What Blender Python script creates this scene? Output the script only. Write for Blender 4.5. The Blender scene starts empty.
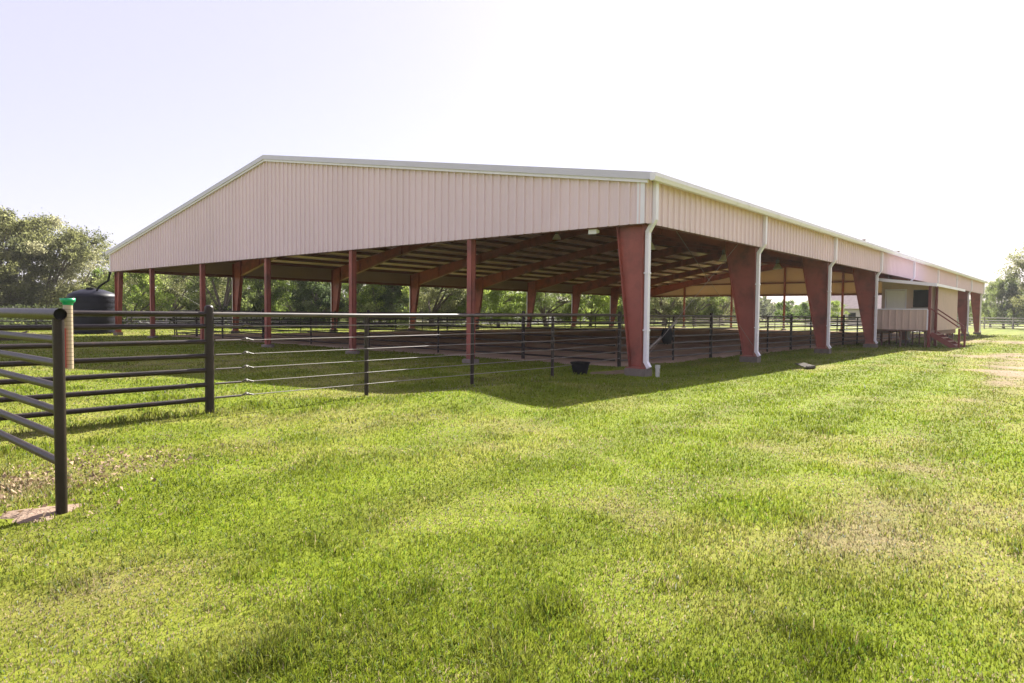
import bpy, math, random
import numpy as np
from mathutils import Vector, Matrix

random.seed(7); RNG = np.random.default_rng(7)
S = bpy.context.scene
C = bpy.data.collections.new("Place"); S.collection.children.link(C)
R = math.radians

# ------------------------------------------------------------------ helpers
class MB:
    """collects boxes, prisms and tubes; build() links them as ONE mesh object"""
    def __init__(s): s.v = []; s.f = []; s.sm = []
    def add(s, vs, fs, smooth=False):
        b = len(s.v); s.v += [tuple(p) for p in vs]
        for f in fs: s.f.append(tuple(i + b for i in f)); s.sm.append(smooth)
        return s
    def box(s, x0, x1, y0, y1, z0, z1):
        return s.add([(x0,y0,z0),(x1,y0,z0),(x1,y1,z0),(x0,y1,z0),(x0,y0,z1),(x1,y0,z1),(x1,y1,z1),(x0,y1,z1)],
              [(3,2,1,0),(4,5,6,7),(0,1,5,4),(1,2,6,5),(2,3,7,6),(3,0,4,7)])
    def prism(s, poly, a, b, axis):
        """poly: 2-D outline in the two other axes, extruded from a to b along axis"""
        def P(p, t): return {'x': (t, p[0], p[1]), 'y': (p[0], t, p[1]), 'z': (p[0], p[1], t)}[axis]
        n = len(poly)
        vs = [P(p, a) for p in poly] + [P(p, b) for p in poly]
        fs = [tuple(range(n - 1, -1, -1)), tuple(range(n, 2*n))]
        fs += [(i, (i+1) % n, n + (i+1) % n, n + i) for i in range(n)]
        return s.add(vs, fs)
    def beam(s, p, q, w, h, up=(0,0,1)):
        p, q = Vector(p), Vector(q); d = (q-p).normalized(); r = d.cross(Vector(up)).normalized(); u = r.cross(d)
        vs = [c + r*a*w/2 + u*b*h/2 for c in (p, q) for a, b in ((-1,-1),(1,-1),(1,1),(-1,1))]
        return s.add(vs, [(3,2,1,0),(4,5,6,7),(0,1,5,4),(1,2,6,5),(2,3,7,6),(3,0,4,7)])
    def tube(s, pts, r, n=10, caps=True):
        pts = [Vector(p) for p in pts]; rs = r if isinstance(r, (list, tuple)) else [r]*len(pts)
        vs = []; ref = None
        for i, p in enumerate(pts):
            d = (pts[min(i+1, len(pts)-1)] - pts[max(i-1, 0)]).normalized()
            if ref is None:
                ref = d.cross(Vector((0,0,1)) if abs(d.z) < .9 else Vector((1,0,0))).normalized()
            ref = (ref - d*ref.dot(d)).normalized(); b = d.cross(ref)
            vs += [p + (ref*math.cos(2*math.pi*k/n) + b*math.sin(2*math.pi*k/n))*rs[i] for k in range(n)]
        fs = [(i*n+k, i*n+(k+1)%n, (i+1)*n+(k+1)%n, (i+1)*n+k) for i in range(len(pts)-1) for k in range(n)]
        s.add(vs, fs, True)
        if caps:
            m = (len(pts)-1)*n
            s.add(vs[:n], [tuple(range(n-1, -1, -1))]); s.add(vs[m:m+n], [tuple(range(n))])
        return s
    def lathe(s, prof, c, n=32, smooth=True):
        vs = []
        for r, z in prof: vs += [(c[0]+r*math.cos(2*math.pi*k/n), c[1]+r*math.sin(2*math.pi*k/n), c[2]+z) for k in range(n)]
        fs = [(i*n+k, i*n+(k+1)%n, (i+1)*n+(k+1)%n, (i+1)*n+k) for i in range(len(prof)-1) for k in range(n)]
        return s.add(vs, fs, smooth)
    def grid(s, rows):
        n = len(rows[0]); vs = [p for r in rows for p in r]
        return s.add(vs, [(i*n+k, i*n+k+1, (i+1)*n+k+1, (i+1)*n+k) for i in range(len(rows)-1) for k in range(n-1)])
    def build(s, name, m, parent=None):
        off = Vector((0,0,0)); q = parent
        while q is not None: off += q.location; q = q.parent
        me = bpy.data.meshes.new(name)
        me.from_pydata([(a[0]-off.x, a[1]-off.y, a[2]-off.z) for a in s.v], [], s.f)
        me.polygons.foreach_set('use_smooth', s.sm); me.update()
        me.materials.append(m)
        o = bpy.data.objects.new(name, me); C.objects.link(o)
        if parent is not None: o.parent = parent
        return o

def tag(o, label=None, cat=None, group=None, kind=None):
    if label: o['label'] = label
    if cat: o['category'] = cat
    if group: o['group'] = group
    if kind: o['kind'] = kind
    return o
def thing(name, label, cat, loc=(0,0,0), group=None):
    o = bpy.data.objects.new(name, None); C.objects.link(o); o.location = loc; o.empty_display_size = .2
    return tag(o, label, cat, group)
def copy_tree(o, parent=None):
    c = o.copy(); C.objects.link(c)
    if parent is not None: c.parent = parent
    for ch in list(o.children): copy_tree(ch, c)
    return c

# smooth value noise in numpy (terrain, grass cover)
def vnoise(x, y, seed=0):
    xi = np.floor(x).astype(np.int64); yi = np.floor(y).astype(np.int64); fx = x-xi; fy = y-yi
    fx = fx*fx*(3-2*fx); fy = fy*fy*(3-2*fy)
    def h(a, b):
        n = (a*374761393 + b*668265263 + seed*974634721) & 0xffffffff
        n = ((n ^ (n >> 13)) * 1274126177) & 0xffffffff
        return ((n ^ (n >> 16)) & 0xffff)/65535.
    return (h(xi,yi)*(1-fx)+h(xi+1,yi)*fx)*(1-fy) + (h(xi,yi+1)*(1-fx)+h(xi+1,yi+1)*fx)*fy
def fbm(x, y, sc, seed=0, octs=4):
    t = 0; a = .5; n = 0
    for i in range(octs):
        t = t + a*vnoise(x/sc*2**i+17.3*i, y/sc*2**i-9.1*i, seed+i); n += a; a *= .5
    return t/n
def sstep(a, b, x): t = np.clip((x-a)/(b-a), 0, 1); return t*t*(3-2*t)

# ------------------------------------------------------------------ materials
def mat(name, col, rough=.6, metal=0., var=.0, vscale=3., bump=0., bscale=40., spec=.5, dirt=None, dscale=1.2, dlo=.55, dhi=.75, stretch=None):
    m = bpy.data.materials.new(name); m.use_nodes = True; nt = m.node_tree; N = nt.nodes; L = nt.links
    b = N['Principled BSDF']; b.inputs['Roughness'].default_value = rough; b.inputs['Metallic'].default_value = metal
    b.inputs['Specular IOR Level'].default_value = spec
    tc = N.new('ShaderNodeTexCoord'); src = tc.outputs['Object']
    if stretch:
        mp = N.new('ShaderNodeMapping'); mp.inputs['Scale'].default_value = stretch; L.new(src, mp.inputs[0]); src = mp.outputs[0]
    n1 = N.new('ShaderNodeTexNoise'); n1.inputs['Scale'].default_value = vscale; n1.inputs['Detail'].default_value = 6; L.new(src, n1.inputs['Vector'])
    r1 = N.new('ShaderNodeValToRGB'); L.new(n1.outputs['Fac'], r1.inputs[0])
    r1.color_ramp.elements[0].position = .3; r1.color_ramp.elements[1].position = .7
    r1.color_ramp.elements[0].color = (*[c*(1-var) for c in col], 1); r1.color_ramp.elements[1].color = (*[min(1, c*(1+var)) for c in col], 1)
    out = r1.outputs[0]
    if dirt:
        n2 = N.new('ShaderNodeTexNoise'); n2.inputs['Scale'].default_value = dscale; n2.inputs['Detail'].default_value = 8; n2.inputs['Roughness'].default_value = .65
        L.new(src, n2.inputs['Vector'])
        r2 = N.new('ShaderNodeValToRGB'); r2.color_ramp.elements[0].position = dlo; r2.color_ramp.elements[1].position = dhi; L.new(n2.outputs['Fac'], r2.inputs[0])
        mx = N.new('ShaderNodeMix'); mx.data_type = 'RGBA'; L.new(r2.outputs[0], mx.inputs[0]); L.new(out, mx.inputs[6]); mx.inputs[7].default_value = (*dirt, 1)
        out = mx.outputs[2]
    L.new(out, b.inputs['Base Color'])
    if bump:
        n3 = N.new('ShaderNodeTexNoise'); n3.inputs['Scale'].default_value = bscale; n3.inputs['Detail'].default_value = 5; L.new(tc.outputs['Object'], n3.inputs['Vector'])
        bp = N.new('ShaderNodeBump'); bp.inputs['Strength'].default_value = bump; bp.inputs['Distance'].default_value = .02
        L.new(n3.outputs['Fac'], bp.inputs['Height']); L.new(bp.outputs[0], b.inputs['Normal'])
    return m

def leafmat(name, transl=.4, rough=.55, ramp=None):
    """colour from the mesh's own per-leaf attribute 'tint'"""
    m = bpy.data.materials.new(name); m.use_nodes = True; nt = m.node_tree; N = nt.nodes; L = nt.links
    b = N['Principled BSDF']; b.inputs['Roughness'].default_value = rough; b.inputs['Specular IOR Level'].default_value = .3
    a = N.new('ShaderNodeAttribute'); a.attribute_name = 'tint'
    t = N.new('ShaderNodeBsdfTranslucent'); mx = N.new('ShaderNodeMixShader'); mx.inputs[0].default_value = transl
    L.new(a.outputs['Color'], b.inputs['Base Color']); L.new(a.outputs['Color'], t.inputs['Color'])
    L.new(b.outputs[0], mx.inputs[1]); L.new(t.outputs[0], mx.inputs[2]); L.new(mx.outputs[0], N['Material Output'].inputs[0])
    return m

SIDING = (.80, .645, .665)
M = dict(
    siding=mat('tan_panel', SIDING, .5, var=.04, vscale=.6, dirt=(.69,.54,.55), dscale=1.2, dlo=.55, dhi=.85, stretch=(1,1,.25)),
    booth=mat('booth_panel', (.61,.46,.39), .55, var=.05, vscale=1.2, dirt=(.5,.39,.31), dscale=1.5),
    sideliner=mat('shaded_panel_inside', (.36,.28,.19), .6, var=.08, vscale=.6),  # same inside panel as the gables, side-wall shade darkened into its colour
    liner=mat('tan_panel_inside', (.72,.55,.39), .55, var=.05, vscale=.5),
    white=mat('white_trim', (.85,.82,.88), .4, var=.03, vscale=2, dirt=(.6,.58,.54), dscale=2.5, dlo=.58, dhi=.85),
    trim=mat('grey_white_trim', (.62,.6,.68), .45, var=.04, vscale=1.5),
    scrap=mat('scrap_sheet', (.085,.075,.065), .9, spec=.05, var=.2, vscale=8),
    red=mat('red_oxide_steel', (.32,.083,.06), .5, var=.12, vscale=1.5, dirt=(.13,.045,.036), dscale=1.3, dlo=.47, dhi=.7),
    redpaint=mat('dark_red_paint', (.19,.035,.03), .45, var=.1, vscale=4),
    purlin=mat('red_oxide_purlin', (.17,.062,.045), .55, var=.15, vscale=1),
    galv=mat('galvanised_roof_sheet', (.9,.7,.64), .45, metal=0., var=.06, vscale=.5),
    conc=mat('concrete', (.17,.14,.12), .9, var=.15, vscale=6, bump=.4, bscale=30, dirt=(.16,.13,.11), dscale=4),
    pipe=mat('brown_pipe', (.024,.015,.012), .42, spec=.35, metal=0., var=.25, vscale=5, dirt=(.065,.032,.02), dscale=7, dlo=.6, dhi=.78, bump=.15, bscale=60),
    pipe_in=mat('pipe_bore', (.01,.009,.009), .9),
    pipelight=mat('grey_gate_pipe', (.085,.068,.056), .45, metal=0., var=.2, vscale=6, dirt=(.13,.09,.06), dscale=8),
    cable=mat('steel_cable', (.27,.235,.21), .5, metal=0., var=.1, vscale=20),
    blackfence=mat('dark_rail', (.022,.018,.017), .5, var=.2, vscale=3),
    palefence=mat('weathered_pale_rail', (.34,.3,.28), .75, var=.2, vscale=3),
    tank=mat('navy_black_plastic', (.006,.006,.016), .5, spec=.25, var=.2, vscale=2),
    black=mat('black_rubber', (.006,.006,.0065), .85, spec=.2, var=.2, vscale=6),
    door=mat('white_door', (.9,.87,.83), .45, var=.02),
    glass=mat('dark_window_glass', (.008,.01,.008), .3, spec=.12),
    wood=mat('weathered_timber', (.17,.09,.065), .8, var=.25, vscale=3, stretch=(6,6,1)),
    green=mat('green_plastic', (.01,.33,.13), .35),
    scale=mat('yellowed_gauge_tube', (.5,.4,.27), .35, var=.05),
    redmark=mat('red_marking', (.4,.05,.04), .5),
    tick=mat('dark_print', (.25,.19,.13), .6),
    lamp=mat('lamp_reflector', (.85,.83,.8), .3, var=.03),
    lampbox=mat('lamp_ballast', (.2,.19,.17), .5),
    house=mat('house_wall', (.62,.55,.5), .8, var=.04),
    shingle=mat('house_roof', (.42,.33,.31), .85, var=.12, vscale=2),
    bark=mat('bark', (.13,.1,.08), .9, var=.3, vscale=4, bump=.6, bscale=12, stretch=(3,3,.6)),
    vinyl=mat('pvc_white', (.5,.49,.45), .4, var=.03),
    road=mat('caliche_road', (.5,.42,.36), .9, var=.08, vscale=.5),
    leaf=leafmat('leaves', .72), grass=leafmat('grass_blades', .55, .6), dry=leafmat('dry_leaves', .15, .8),
)

def numpy_mesh(name, verts, faces_n, nper, m, tint=None, parent=None):
    """verts (N,3); faces_n list of (n_sides, index array (k,n))"""
    me = bpy.data.meshes.new(name)
    li = np.concatenate([f.ravel() for _, f in faces_n]).astype(np.int32)
    lt = np.concatenate([np.full(len(f), n, np.int32) for n, f in faces_n])
    ls = np.concatenate([[0], np.cumsum(lt)[:-1]]).astype(np.int32)
    me.vertices.add(len(verts)); me.vertices.foreach_set('co', verts.astype(np.float32).ravel())
    me.loops.add(len(li)); me.loops.foreach_set('vertex_index', li)
    me.polygons.add(len(lt)); me.polygons.foreach_set('loop_start', ls); me.polygons.foreach_set('loop_total', lt)
    if tint is not None:
        at = me.color_attributes.new('tint', 'FLOAT_COLOR', 'POINT')
        c = np.ones((len(verts), 4), np.float32); c[:, :3] = tint; at.data.foreach_set('color', c.ravel())
    me.update(calc_edges=True); me.materials.append(m)
    o = bpy.data.objects.new(name, me); C.objects.link(o)
    if parent is not None: o.parent = parent
    return o

# ------------------------------------------------------------------ camera, sun, sky
CAM = Vector((-14.406, -8.326, 1.5))
F, PIT, ROL, YAW = 676.3, .0414974, .0097888, .7166236
fw = Vector((math.cos(YAW)*math.cos(PIT), math.sin(YAW)*math.cos(PIT), -math.sin(PIT)))
rt = Vector((math.sin(YAW), -math.cos(YAW), 0)); up = rt.cross(fw)
c_, s_ = math.cos(ROL), math.sin(ROL); rt, up = c_*rt + s_*up, -s_*rt + c_*up
cd = bpy.data.cameras.new('camera'); cd.lens = F/1024*36; cd.sensor_width = 36; cd.clip_start = .05; cd.clip_end = 3000
cam = bpy.data.objects.new('camera', cd); C.objects.link(cam); S.camera = cam
cam.matrix_world = Matrix(((rt.x, up.x, -fw.x, CAM.x), (rt.y, up.y, -fw.y, CAM.y), (rt.z, up.z, -fw.z, CAM.z), (0,0,0,1)))

EL = R(38.5); AZ = (.965, .262)
sd = Vector((AZ[0]*math.cos(EL), AZ[1]*math.cos(EL), math.sin(EL)))
ld = bpy.data.lights.new('sun', 'SUN'); ld.energy = 5.0; ld.angle = R(.6); ld.color = (1, .95, .86)
sun = bpy.data.objects.new('sun', ld); C.objects.link(sun); sun.rotation_euler = (-sd).to_track_quat('-Z', 'Y').to_euler(); sun.location = (0,0,60)
w = bpy.data.worlds.new('World'); S.world = w; w.use_nodes = True; nt = w.node_tree
sk = nt.nodes.new('ShaderNodeTexSky'); sk.sky_type = 'NISHITA'; sk.sun_disc = False
sk.sun_elevation = EL; sk.sun_rotation = math.atan2(AZ[0], AZ[1]); sk.air_density = 1.0; sk.dust_density = 1.2; sk.ozone_density = 2.5
wb = nt.nodes.new('ShaderNodeMix'); wb.data_type = 'RGBA'; wb.blend_type = 'MULTIPLY'; wb.inputs[0].default_value = 1; wb.inputs[7].default_value = (.23, .22, .22, 1)
nt.links.new(sk.outputs[0], wb.inputs[6]); 
hz_ = nt.nodes.new('ShaderNodeMix'); hz_.data_type = 'RGBA'; hz_.blend_type = 'ADD'; hz_.clamp_result = False; hz_.inputs[0].default_value = 1; hz_.inputs[7].default_value = (2.24, 2.02, 2.46, 1)   # thin high haze veil over the clear sky
nt.links.new(wb.outputs[2], hz_.inputs[6]); nt.links.new(hz_.outputs[2], nt.nodes['Background'].inputs[0]); nt.nodes['Background'].inputs[1].default_value = .09
S.view_settings.view_transform = 'Standard'; S.view_settings.look = 'None'; S.view_settings.exposure = 1.70; S.view_settings.gamma = 1
S.render.engine = 'CYCLES'; S.cycles.use_denoising = True; S.cycles.max_bounces = 12; S.cycles.diffuse_bounces = 9; S.cycles.transparent_max_bounces = 8

# ------------------------------------------------------------------ ground
W, L = 35.25, 60.96
AX0, AX1, AY0, AY1 = 2.6, 58.0, 2.2, 33.0           # the arena inside its pipe fence
def flat_mask(x, y):  # 1 where the barn stands
    return sstep(-2, .5, x)*sstep(L+2, L-.5, x)*sstep(-1.5, .3, y)*sstep(W+2, W-.3, y)
def gz(x, y):
    h = (fbm(x, y, 3.0, 3, 3)-.5)*.03 + (fbm(x, y, 14., 9, 2)-.5)*.10
    h = h + .17*np.exp(-((x+5.4)/2.3)**2-((y+.1)/.95)**2) + (fbm(x, y, .8, 5, 2)-.5)*.02
    d = np.hypot(x-CAM.x, y-CAM.y)
    return h*(1-flat_mask(x, y))*sstep(200, 60, d) - .012*flat_mask(x, y) - .05*sstep(0, .6, np.minimum.reduce([x-AX0, AX1-x, y-AY0, AY1-y]))
def dryness(x, y):
    """0 lush grass .. 1 bare earth: a property of the lawn itself"""
    a = fbm(x, y, 1.1, 21, 4)*.6 + fbm(x, y, 6., 33, 4)*.4
    side = sstep(-3, -9, y + .12*(x+14))*.12          # the strip to the right is worn
    bald = np.zeros_like(x)
    for bx, by, br, k in ((5.6,-6.7,1.8,.36),(10.7,-6.5,2.4,.4),(1.8,-7.1,1.4,.22),(17.5,-5.7,3.,.28),(24,-6.5,3.,.2),(-7.,-6.3,.5,.32),(-6.75,-6.8,.4,.28),(-10.,-7.,.6,.12),(-9.4,-7.4,.7,.12),(-12.9,-1.6,.55,.34),(-12.2,-1.75,.35,.26),(-13.3,-.6,.9,.2),(-10.8,-1.7,.8,.05),(-9.15,-2.3,.7,-.08),(-9.3,-5.9,.4,-.3),(-9.1,-6.5,.4,-.2),(-11.2,-3.5,.6,-.2),(-10.5,-.4,1.2,-.12),(-6.5,-.2,1.8,-.3),(-9.,5.,2.5,-.25),(-3.,-3.4,2.2,-.22),(2.,-3.2,2.4,-.22),(38,-4.5,5,.2)):
        bald = bald + k*np.exp(-((x-bx)**2*(.6 if by < -4 and 0 < bx < 30 else 1)+(y-by)**2*(5 if by < -4 and 0 < bx < 30 else 1))/br**2)
    return np.clip(np.minimum((a-.5)*1.35 + .27, .5) + side + bald, 0, 1)
def lawn_col(dr, x, y):
    mow = .5+.5*np.sin((y - x*.06)*2*np.pi/1.5 + 2.2*fbm(x, y, 6., 51, 2))
    lush = np.array([.152,.194,.014]); yel = np.array([.200,.212,.036]); tan = np.array([.27,.21,.12]); bare = np.array([.36,.26,.185])
    t1 = sstep(.15, .42, dr)[:, None]; t2 = sstep(.42, .68, dr)[:, None]; t3 = sstep(.68, .9, dr)[:, None]
    c = lush*(1-t1)+yel*t1; c = c*(1-t2)+tan*t2; c = c*(1-t3)+bare*t3
    return c*(0.88+.24*mow)[:, None]

def axis(lo, hi, step, far):
    c = list(np.arange(lo, hi+step/2, step)); a, b = [lo], [hi]; s = step
    while b[-1] < far: s *= 1.18; b.append(b[-1]+s)
    s = step
    while a[-1] > -far: s *= 1.18; a.append(a[-1]-s)
    return np.array(a[:0:-1] + c + b[1:])
gx = axis(-16, 22, .16, 1500.); gy = axis(-13, 18, .16, 1500.)
X, Y = np.meshgrid(gx, gy); xf, yf = X.ravel(), Y.ravel()
ny, nx = X.shape; I = np.arange(nx*ny).reshape(ny, nx)
fac = np.stack([I[:-1,:-1], I[:-1,1:], I[1:,1:], I[1:,:-1]], -1).reshape(-1, 4)
gtint = lawn_col(dryness(xf, yf), xf, yf)
M['lawn'] = m = bpy.data.materials.new('lawn_soil'); m.use_nodes = True; N_ = m.node_tree.nodes; L_ = m.node_tree.links
b_ = N_['Principled BSDF']; b_.inputs['Roughness'].default_value = .95; b_.inputs['Specular IOR Level'].default_value = .1
a_ = N_.new('ShaderNodeAttribute'); a_.attribute_name = 'tint'
tc_ = N_.new('ShaderNodeTexCoord'); n_ = N_.new('ShaderNodeTexNoise'); n_.inputs['Scale'].default_value = 14; n_.inputs['Detail'].default_value = 8; n_.inputs['Roughness'].default_value = .75
L_.new(tc_.outputs['Object'], n_.inputs['Vector'])
rp = N_.new('ShaderNodeValToRGB'); rp.color_ramp.elements[0].position = .32; rp.color_ramp.elements[1].position = .72
rp.color_ramp.elements[0].color = (.5,.55,.5,1); rp.color_ramp.elements[1].color = (1.3,1.2,1.25,1); L_.new(n_.outputs['Fac'], rp.inputs[0])
mx_ = N_.new('ShaderNodeMix'); mx_.data_type = 'RGBA'; mx_.blend_type = 'MULTIPLY'; mx_.inputs[0].default_value = 1
L_.new(a_.outputs['Color'], mx_.inputs[6]); L_.new(rp.outputs[0], mx_.inputs[7]); L_.new(mx_.outputs[2], b_.inputs['Base Color'])
bp_ = N_.new('ShaderNodeBump'); bp_.inputs['Strength'].default_value = .5; bp_.inputs['Distance'].default_value = .03; L_.new(n_.outputs['Fac'], bp_.inputs['Height']); L_.new(bp_.outputs[0], b_.inputs['Normal'])
g = numpy_mesh('ground', np.stack([xf, yf, gz(xf, yf)], 1), [(4, fac)], None, m, gtint); tag(g, kind='structure')
g.data.polygons.foreach_set('use_smooth', [True]*len(g.data.polygons))

# arena footing: raked sandy dirt, own irregular edge
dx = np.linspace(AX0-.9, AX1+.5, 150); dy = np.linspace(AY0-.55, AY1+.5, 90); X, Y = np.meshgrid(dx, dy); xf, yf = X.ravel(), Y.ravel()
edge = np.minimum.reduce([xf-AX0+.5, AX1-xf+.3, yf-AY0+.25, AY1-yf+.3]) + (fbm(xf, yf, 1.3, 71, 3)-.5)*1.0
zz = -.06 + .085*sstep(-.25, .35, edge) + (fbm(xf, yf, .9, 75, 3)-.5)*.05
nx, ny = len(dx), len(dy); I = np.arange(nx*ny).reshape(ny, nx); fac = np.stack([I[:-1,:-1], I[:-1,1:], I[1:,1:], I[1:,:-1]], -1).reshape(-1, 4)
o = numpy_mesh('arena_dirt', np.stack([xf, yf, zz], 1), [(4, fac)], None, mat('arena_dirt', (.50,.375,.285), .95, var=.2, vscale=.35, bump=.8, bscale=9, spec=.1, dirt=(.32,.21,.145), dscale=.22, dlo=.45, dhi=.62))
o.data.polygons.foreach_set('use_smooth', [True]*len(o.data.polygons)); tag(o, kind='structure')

# pale dirt mound at the foot of the near post; distant road
def mound(name, cx, cy, rx, ry, h, m):
    rows = []
    for i in range(9):
        r = i/8; row = []
        for k in range(29):
            a = 2*math.pi*(k % 28)/28; wob = 1+.22*math.sin(3*a+1)+.13*math.sin(7*a)
            x, y = cx+rx*r*wob*math.cos(a), cy+ry*r*wob*math.sin(a)
            row.append((x, y, float(gz(np.array([x]), np.array([y]))[0]) + h*(1-r**2) - .012 + .006*random.random()*(r < 1)))
        rows.append(row)
    o = MB().grid([list(reversed(r)) for r in rows]).build(name, m); tag(o, kind='structure'); return o
mound('dirt_mound', -12.99, -2.56, .27, .22, .035, mat('pale_dirt', (.27,.195,.145), .95, var=.2, vscale=9, bump=.8, bscale=35, spec=.1))
mound('dirt_patch', .9, 1.25, 1.5, .5, .02, mat('brown_dirt', (.2,.145,.1), .95, var=.25, vscale=5, bump=.8, bscale=20, spec=.1))
tag(MB().box(118, 121.5, -120, 300, -.05, .012).build('road', M['road']), kind='structure')

# ------------------------------------------------------------------ grass blades (uncountable: one object)
def make_grass(nb):
    th = YAW + RNG.uniform(-R(50), R(50), nb)
    d = np.exp(RNG.uniform(np.log(1.6), np.log(75.), nb))
    x = CAM.x + d*np.cos(th); y = CAM.y + d*np.sin(th)
    # tufting
    x = x + RNG.normal(0, .012, nb)*np.sqrt(d); y = y + RNG.normal(0, .012, nb)*np.sqrt(d)
    dr = dryness(x, y)
    keep = RNG.random(nb) > sstep(.45, .85, dr)*.93
    inar = (x > AX0-.35) & (x < AX1) & (y > AY0-.1) & (y < AY1)
    pier = np.zeros(nb, bool)
    for k in range(9): pier |= (np.abs(x-UF[k]) < .35) & (y > -.15) & (y < .75)
    keep &= ~inar & ~pier & (np.hypot((x+12.99)/.27, (y+2.56)/.22) > .8+.3*RNG.random(nb)) & (np.hypot((x-.9)/1.5, (y-1.25)/.5) > .85+.3*RNG.random(nb))
    x, y, d, dr = x[keep], y[keep], d[keep], dr[keep]; n = len(x)
    clump = fbm(x, y, .35, 91, 2); big = fbm(x, y, 1.6, 95, 3)
    h = (.018+.024*RNG.random(n))*(.55+.9*clump)*(1.15-.75*sstep(.3, .75, dr))*(.8+.25*sstep(.4, .7, big))*(1+.012*d)
    near_fence = np.exp(-((y-1.45)/.22)**2)*(x < 2)*(x > -13)*.7 + np.exp(-((x+12.88)/.2)**2)*(y > -2.7)*(y < 1.5)*.6
    h = h*(1+near_fence)
    tuft = sstep(.72, .85, vnoise(x/.3+40, y/.3, 61))*sstep(.4, .6, fbm(x, y, 2.5, 63, 2)); thatch = sstep(.56, .68, fbm(x, y, .8, 65, 3))
    h = h*(1+.9*tuft)*(1-.35*thatch)
    wd = (.0017+.0013*RNG.random(n))*np.maximum(1, d/3.2)**.85
    a = RNG.uniform(0, 2*np.pi, n); lean = RNG.uniform(.1, .95, n)
    la = RNG.uniform(0, 2*np.pi, n)
    sx, sy = np.cos(a)*wd, np.sin(a)*wd; lx, ly = np.cos(la)*h*lean, np.sin(la)*h*lean
    z0 = gz(x, y) - .004
    V = np.empty((n, 5, 3))
    V[:,0] = np.stack([x-sx, y-sy, z0], 1); V[:,1] = np.stack([x+sx, y+sy, z0], 1)
    V[:,2] = np.stack([x+.8*sx+lx*.4, y+.8*sy+ly*.4, z0+h*.62], 1); V[:,3] = np.stack([x-.8*sx+lx*.4, y-.8*sy+ly*.4, z0+h*.62], 1)
    V[:,4] = np.stack([x+lx, y+ly, z0+h*(1-.25*lean)], 1)
    base = np.arange(n)[:, None]*5
    col = lawn_col(np.clip(dr+RNG.normal(0, .09, n), 0, .85), x, y)*(.68+.6*RNG.random(n))[:, None]*(1-.16*tuft)[:, None]
    straw = RNG.random(n) < (.05+.25*sstep(.25, .7, dr)+.26*thatch); col[straw] = np.array([.33,.265,.15])*(.7+.5*RNG.random(straw.sum()))[:, None]
    flat = straw & (RNG.random(n) < .6); lean[flat] = 1.5; V[flat, 4, 2] = z0[flat]+.012; V[flat, 2:4, 2] = (z0[flat]+.016)[:, None]
    blue = RNG.random(n) < .12; col[blue] *= np.array([.7,.95,1.3])
    o = numpy_mesh('grass', V.reshape(-1, 3), [(4, base+np.array([0,1,2,3])), (3, base+np.array([3,2,4]))], None, M['grass'], np.repeat(col, 5, 0))
    tag(o, 'short mown green grass with yellow and straw coloured patches across the lawn', 'grass', kind='stuff')
UF = [.25] + [7.62*k-.28 for k in range(1, 8)] + [L-.25]
make_grass(620000)

# dry leaf litter round the near post
n = 900; lx = np.concatenate([RNG.normal(-12.95, .42, 500), RNG.normal(-12.2, .6, 400)]); ly = np.concatenate([RNG.normal(-1.75, .5, 500), RNG.normal(-1.2, .45, 400)])
lz = gz(lx, ly)+.012+.03*RNG.random(n); a = RNG.uniform(0, 6.28, n); s1 = .006+.011*RNG.random(n); t = RNG.uniform(-.02, .02, (n, 4))
V = np.stack([np.stack([lx+s1*np.cos(a+k*np.pi/2)*(1.6 if k % 2 else .8), ly+s1*np.sin(a+k*np.pi/2)*(1.6 if k % 2 else .8), lz+t[:, k]], 1) for k in range(4)], 1)
lc = np.array([.30,.21,.13])*(.5+.9*RNG.random(n))[:, None]
tag(numpy_mesh('leaf_litter', V.reshape(-1, 3), [(4, np.arange(n)[:, None]*4+np.arange(4))], None, M['dry'], np.repeat(lc, 4, 0)), 'brown dead leaf litter scattered beside the near fence post', 'leaf litter', kind='stuff')

# ------------------------------------------------------------------ the barn
ZS, ZE, ZR = 3.70, 4.82, 7.79
OV = .2
SL = (ZR-ZE)/(W/2+OV)
def zroof(v): return ZE + (min(v, W-v)+OV)*SL
barn = thing('riding_arena_barn', 'long open sided riding arena barn with tan metal gable and red steel columns', 'barn', (0, 0, 0))

def rib_offsets(a, b, pitch=.305, rib=.032):
    """panel profile: flat pans with trapezoid ribs; list of (t, offset)"""
    out = [(a, 0.)]; t = a + pitch/2
    while t + .06 < b:
        out += [(t-.038, 0.), (t-.022, rib), (t+.022, rib), (t+.038, 0.)]
        mid = t + pitch/2
        if mid + .03 < b: out += [(mid-.02, 0.), (mid, .012), (mid+.02, 0.)]
        t += pitch
    return out + [(b, 0.)]
def panel(axis, a, b, at, sign, zb, ztop, name='siding', m=None, parent=None, pitch=.305, rib=.052, th=.012):
    """a ribbed steel sheet: front face, back face, both edges"""
    mb = MB(); pr = rib_offsets(a, b, pitch, rib)
    def P(t, o, z): return (at+sign*o, t, z) if axis == 'y' else (t, at+sign*o, z)
    zt = ztop if callable(ztop) else (lambda t: ztop)
    rows = [[P(t, o, zb) for t, o in pr], [P(t, o, zt(t)) for t, o in pr]]
    back = [[P(t, o-th, zb) for t, o in pr], [P(t, o-th, zt(t)) for t, o in pr]]
    mb.grid(rows); mb.grid([back[1], back[0]]); mb.grid([back[0], rows[0]])
    return mb.build(name, m or M['siding'], parent or barn)
zt_g = lambda v: zroof(v) - .06
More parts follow.
